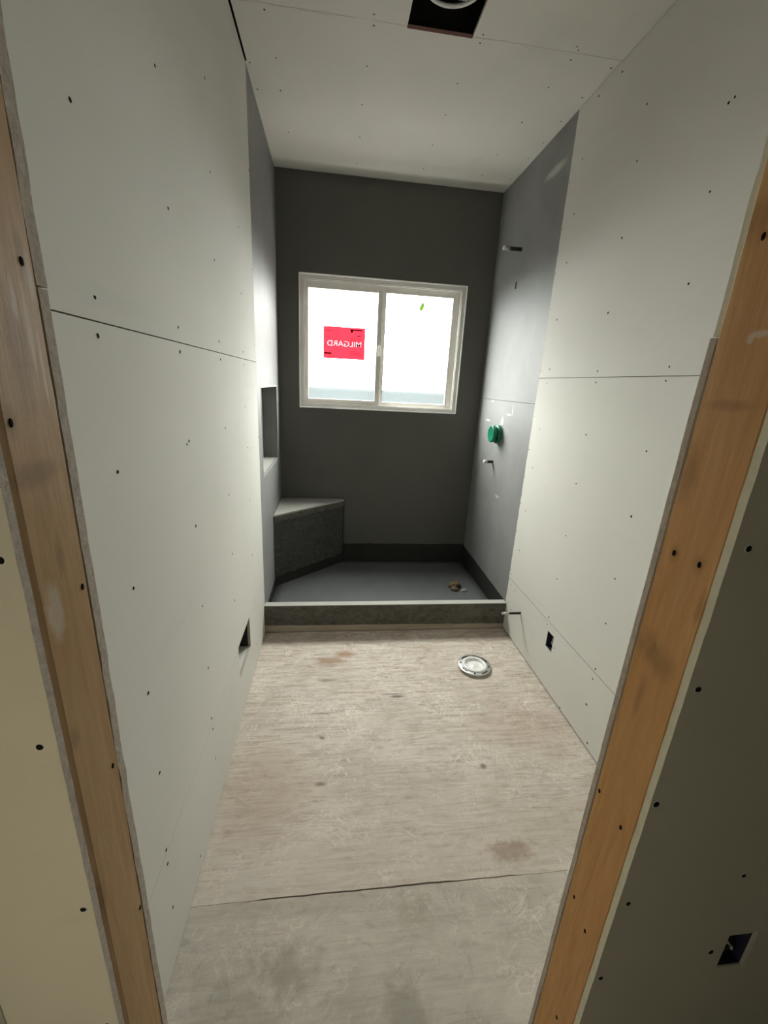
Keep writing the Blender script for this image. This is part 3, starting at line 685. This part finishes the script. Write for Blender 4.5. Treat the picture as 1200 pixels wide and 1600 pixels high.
# plain wood sole in front of the curb
# bench
BX, BY, BZ = .4911, 2.352, .606
be = tag(empty('corner_bench', (.16, 2.66, 0)), 'dark triangular corner bench with pale top at the left of the shower', 'bench')
bo = Vector(be.location)
def prism(name, tri, z0, z1, m, parent, org, bev=0):
    bm = bmesh.new(); a = [bm.verts.new(Vector((x, y, z0)) - org) for x, y in tri]; c = [bm.verts.new(Vector((x, y, z1)) - org) for x, y in tri]; k = len(tri)
    bm.faces.new(a[::-1]); bm.faces.new(c)
    for i in range(k): bm.faces.new((a[i], a[(i + 1) % k], c[(i + 1) % k], c[i]))
    if bev: bmesh.ops.bevel(bm, geom=bm.edges[:], offset=bev, segments=2, affect='EDGES')
    return obj(name, bm, m, parent)
tri = [(.002, BY), (BX, YB - .022), (BX, YB - .002), (.002, YB - .002)]
prism('bench_body', tri, SF - .002, BZ - .012, M['felt'], be, bo)
tri2 = [(.002, BY - .003), (BX + .003, YB - .024), (BX + .003, YB - .002), (.002, YB - .002)]
prism('bench_top', tri2, BZ - .0115, BZ, M['bench_top'], be, bo, .001)
dirv = Vector((BX - .002, YB - .022 - BY, 0)).normalized(); nrm = Vector((dirv.y, -dirv.x, 0))
def face_strip(name, z0, z1, m, off, amp, seed):
    bm = bmesh.new(); jj = jit(seed, amp); L_ = Vector((BX - .002, YB - .022 - BY, 0)).length; rows = []
    for i in range(29):
        s = L_ * i / 28; p = Vector((.002, BY, 0)) + dirv * s
        za, zb_ = z0 + (jj(s * 3) if amp else 0), z1 + (jj(s * 3 + 2) if amp else 0)
        rows.append([bm.verts.new(p + nrm * .0003 + Vector((0, 0, za)) - bo), bm.verts.new(p + nrm * off + Vector((0, 0, za)) - bo), bm.verts.new(p + nrm * off + Vector((0, 0, zb_)) - bo), bm.verts.new(p + nrm * .0003 + Vector((0, 0, zb_)) - bo)])
    for a, c in zip(rows, rows[1:]):
        for k in range(4): bm.faces.new((a[k], c[k], c[(k + 1) % 4], a[(k + 1) % 4]))
    bm.faces.new(rows[0]); bm.faces.new(rows[-1]); return obj(name, bm, m, be)
face_strip('membrane_lap', BZ - .052, BZ - .0125, M['felt_curb'], .0028, .0012, 71)
face_strip('membrane_strip', SF, SF + .075, M['felt_black'], .0022, .003, 72)
p = Vector((BX, YB - .022, 0))
mkbox('corner_strip', p + Vector((-.010, -.004, SF)) - bo, p + Vector((.0025, .018, BZ - .013)) - bo, M['felt_black'], be, .001)

# ================================================================== PLUMBING
def stub(name, y, z, length, r_, label, capm):
    o = tag(empty(name, (W, y, z)), label, 'pipe')
    bm = bmesh.new(); lathe(bm, [(0, -.01), (r_, -.01), (r_, length * .80), (r_ * .6, length * .80)], 18, '-x'); obj('pipe_body', bm, M['iron'], o)  # dark iron, near-black to hold the shade of the side away from the window
    bm = bmesh.new(); lathe(bm, [(r_ * .7, length * .62), (r_ * 1.06, length * .62), (r_ * 1.06, length * .92), (r_ * .8, length * .92)], 18, '-x'); obj('thread_band', bm, M['steel'], o)
    bm = bmesh.new(); lathe(bm, [(r_ * .6, length * .90), (r_ * 1.12, length * .90), (r_ * 1.15, length * .985), (r_ * 1.0, length), (0, length)], 18, '-x'); obj('pipe_cap', bm, capm, o)
    return o
stub('shower_arm_stub', 2.377, 2.341, .117, .0115, 'dark capped pipe stub high on the right shower wall', M['white'])
stub('tub_spout_stub', 2.407, 1.014, .066, .0105, 'short capped pipe stub below the green valve guard', M['white'])
stub('supply_stub', 1.667, .229, .117, .0075, 'thin pipe stub low on the right wall by the curb', M['steel'])
vg = tag(empty('valve_guard', (W, 2.352, 1.216)), 'green plastic double disc valve guard on the right shower wall', 'valve guard')
bm = bmesh.new(); lathe(bm, [(0, .001), (.060, .001), (.064, .003), (.064, .022), (.060, .026), (.028, .026)], 36, '-x'); obj('back_disc', bm, M['green'], vg)
bm = bmesh.new(); lathe(bm, [(.026, .024), (.026, .040)], 24, '-x'); tag(obj('neck', bm, M['white'], vg), 'pale neck between the discs')
bm = bmesh.new(); lathe(bm, [(.026, .038), (.052, .038), (.057, .041), (.057, .058), (.053, .062), (.046, .059), (0, .059)], 36, '-x'); obj('front_disc', bm, M['green'], vg)
bm = bmesh.new(); lathe(bm, [(.060, .0), (.072, .0), (.070, .0009), (.062, .0012)], 36, '-x'); tag(obj('caulk_ring', bm, M['bench_top'], vg), 'pale smear round the guard')
# small plugged slot above
sp = mkbox('anchor_slot', (-.0008, -.008, -.020), (.0045, .008, .020), M['dark'], None, .0004); sp.location = (W - .0004, 2.391, 2.145); tag(sp, 'small black vertical slot between the pipe stub and valve guard', 'anchor')

# toilet flange
fg = tag(empty('toilet_flange', (1.209, 1.479, 0)), 'round white and silver toilet flange on the plywood floor', 'flange')
bm = bmesh.new(); lathe(bm, [(.060, .0), (.082, .0), (.084, .004), (.084, .010), (.06, .010)], 48); obj('flange_base', bm, M['white'], fg)
bm = bmesh.new(); lathe(bm, [(.066, .0102), (.090, .0102), (.0925, .012), (.0925, .0145), (.090, .0160), (.066, .0160)], 48)
obj('steel_ring', bm, M['steel'], fg)
bm = bmesh.new(); lathe(bm, [(.069, .012), (.070, .0185), (.067, .0225), (.060, .0235), (.054, .022), (.051, .017), (.049, .011), (.046, .009), (.030, .0095), (.014, .0115), (.010, .0145), (0, .015)], 48); obj('knockout_cap', bm, M['white'], fg)
for k in range(4):
    a = k * math.pi / 2 + .5; bm = bmesh.new(); n_ = 8
    lo, hi = [], []
    for i in range(n_ + 1):
        t_ = a + (i - n_ / 2) * .07
        lo.append((.075 * math.cos(t_), .075 * math.sin(t_))); hi.append((.083 * math.cos(t_), .083 * math.sin(t_)))
    vv0 = [bm.verts.new((x, y, .0161)) for x, y in lo + hi[::-1]]; bm.faces.new(vv0)
    ex_ = bmesh.ops.extrude_face_region(bm, geom=bm.faces[:])
    for v in [g_ for g_ in ex_['geom'] if isinstance(g_, bmesh.types.BMVert)]: v.co.z += .0006
    obj('bolt_slot', bm, M['dark'], fg)
for k in range(4):
    a = k * math.pi / 2 + 1.28; bm = bmesh.new(); lathe(bm, [(.0045, .016), (.004, .0185), (0, .0182)], 10, 'z', (.079 * math.cos(a), .079 * math.sin(a), 0)); obj('flange_screw', bm, M['screw'], fg)

# outlet boxes
def outlet(name, facing, loc, w_, h_, d_, label, seed):
    o = tag(empty(name, loc), label, 'outlet box')
    # local frame: opening in the yz plane at x=0, box goes to +x
    bm = bmesh.new(); t_ = .002
    box(bm, (d_, -w_ / 2, -h_ / 2), (d_ + t_, w_ / 2, h_ / 2)); box(bm, (.0005, -w_ / 2 - t_, -h_ / 2 - t_), (d_ + t_, -w_ / 2, h_ / 2 + t_)); box(bm, (.0005, w_ / 2, -h_ / 2 - t_), (d_ + t_, w_ / 2 + t_, h_ / 2 + t_))
    box(bm, (.0005, -w_ / 2, -h_ / 2 - t_), (d_ + t_, w_ / 2, -h_ / 2)); box(bm, (.0005, -w_ / 2, h_ / 2), (d_ + t_, w_ / 2, h_ / 2 + t_))
    obj('box_shell', bm, M['boxblue'], o)
    r = random.Random(seed)
    for q, mm in enumerate((M['white'], M['iron'])):
        bm = bmesh.new(); s = -1 if q else 1
        tube(bm, [(d_ - .001, s * w_ * .2, h_ * .35), (d_ * .5, s * w_ * .25, h_ * .1), (d_ * .2, -s * w_ * .1, -h_ * .12), (d_ * .35, -s * w_ * .28, -h_ * .3)], .0024); obj('wire', bm, mm, o)
    o.rotation_euler = (0, 0, facing); return o
ob1 = outlet('outlet_box', 0, (W + .0131, (O[0] + O[1]) / 2, (O[2] + O[3]) / 2), O[1] - O[0] - .006, O[3] - O[2] - .006, .05, 'blue electrical outlet box cut into the low drywall strip of the right wall', 1)
ob1.location.x = W + .0012

# ceiling cable coil in the fan opening
cc = tag(empty('cable_coil', (.785, 1.40, H + .02)), 'coiled white cable in the dark square ceiling opening', 'cable')
bm = bmesh.new(); tube(bm, [(.108 * math.cos(t_ * .16), .108 * math.sin(t_ * .16), .012 + .0002 * t_) for t_ in range(41)], .0065); obj('cable_loop', bm, M['white'], cc)
bm = bmesh.new(); tube(bm, [(.02 + .112 * math.cos(t_ * .16), -.008 + .108 * math.sin(t_ * .16 + .2), .032 + .0004 * t_) for t_ in range(40)], .0055); tag(obj('cable_loop', bm, M['vinyl_dim'], cc), 'greyer loop')
bm = bmesh.new(); tube(bm, [(-.10, .055, .115), (-.105, .07, .08), (-.095, .085, .05), (-.075, .09, .045)], .003); obj('cable_end', bm, M['white'], cc)
# tube lamp added behind the camera for warm light on the hall drywall
lp = tag(empty('added_tube_lamp', (-.005, -.585, 0)), 'warm upright tube lamp added in the hall, out of view, to light its drywall', 'lamp')
m, n, b = mat('added_lamp_tube'); b.inputs['Emission Color'].default_value = (1, .85, .6, 1); b.inputs['Emission Strength'].default_value = 3
bm = bmesh.new(); lathe(bm, [(0, .31), (.012, .31), (.013, .33), (.013, 1.57), (.012, 1.59), (0, 1.59)], 16); obj('tube', bm, m, lp)
bm = bmesh.new(); lathe(bm, [(0, .27), (.017, .27), (.017, .312), (0, .312)], 16); obj('tube_cap', bm, M['iron'], lp)
bm = bmesh.new(); lathe(bm, [(0, 1.588), (.017, 1.588), (.017, 1.62), (0, 1.62)], 16); obj('tube_cap', bm, M['iron'], lp)
bm = bmesh.new(); lathe(bm, [(0, -.001), (.03, -.001), (.03, .015), (.008, .02), (.008, .272), (0, .272)], 20); obj('added_lamp_base', bm, M['iron'], lp)
area('added_tube_light', (-.005, -.566, .95), (math.radians(90), 0, math.radians(180)), .024, 1.26, ADDED_LAMP_W, (1, .87, .66))
ob2 = outlet('outlet_box', math.pi / 2, ((EX[0] + EX[1]) / 2, Y0 + .0015, (EX[2] + EX[3]) / 2), EX[1] - EX[0] - .006, EX[3] - EX[2] - .006, .034, 'dark outlet opening with torn pale paper edge in the shaded hall drywall', 2)
bm = bmesh.new(); r = random.Random(8); rows = []
for i in range(13):
    z = EX[2] - .002 + (EX[3] - EX[2] + .008) * i / 12; w0 = .004 + r.uniform(0, .004) + .006 * math.sin(math.pi * i / 12)
    rows.append([bm.verts.new(q) for q in ((EX[1] - .001, Y0 - .0001, z), (EX[1] + w0, Y0 - .0001, z), (EX[1] + w0 * .6, Y0 - .0016, z), (EX[1] - .001, Y0 - .001, z))])
for a, c in zip(rows, rows[1:]):
    for k in range(4): bm.faces.new((a[k], c[k], c[(k + 1) % 4], a[(k + 1) % 4]))
bm.faces.new(rows[0]); bm.faces.new(rows[-1]); tag(obj('torn_paper', bm, M['drywall'], wf), 'torn white paper edge')
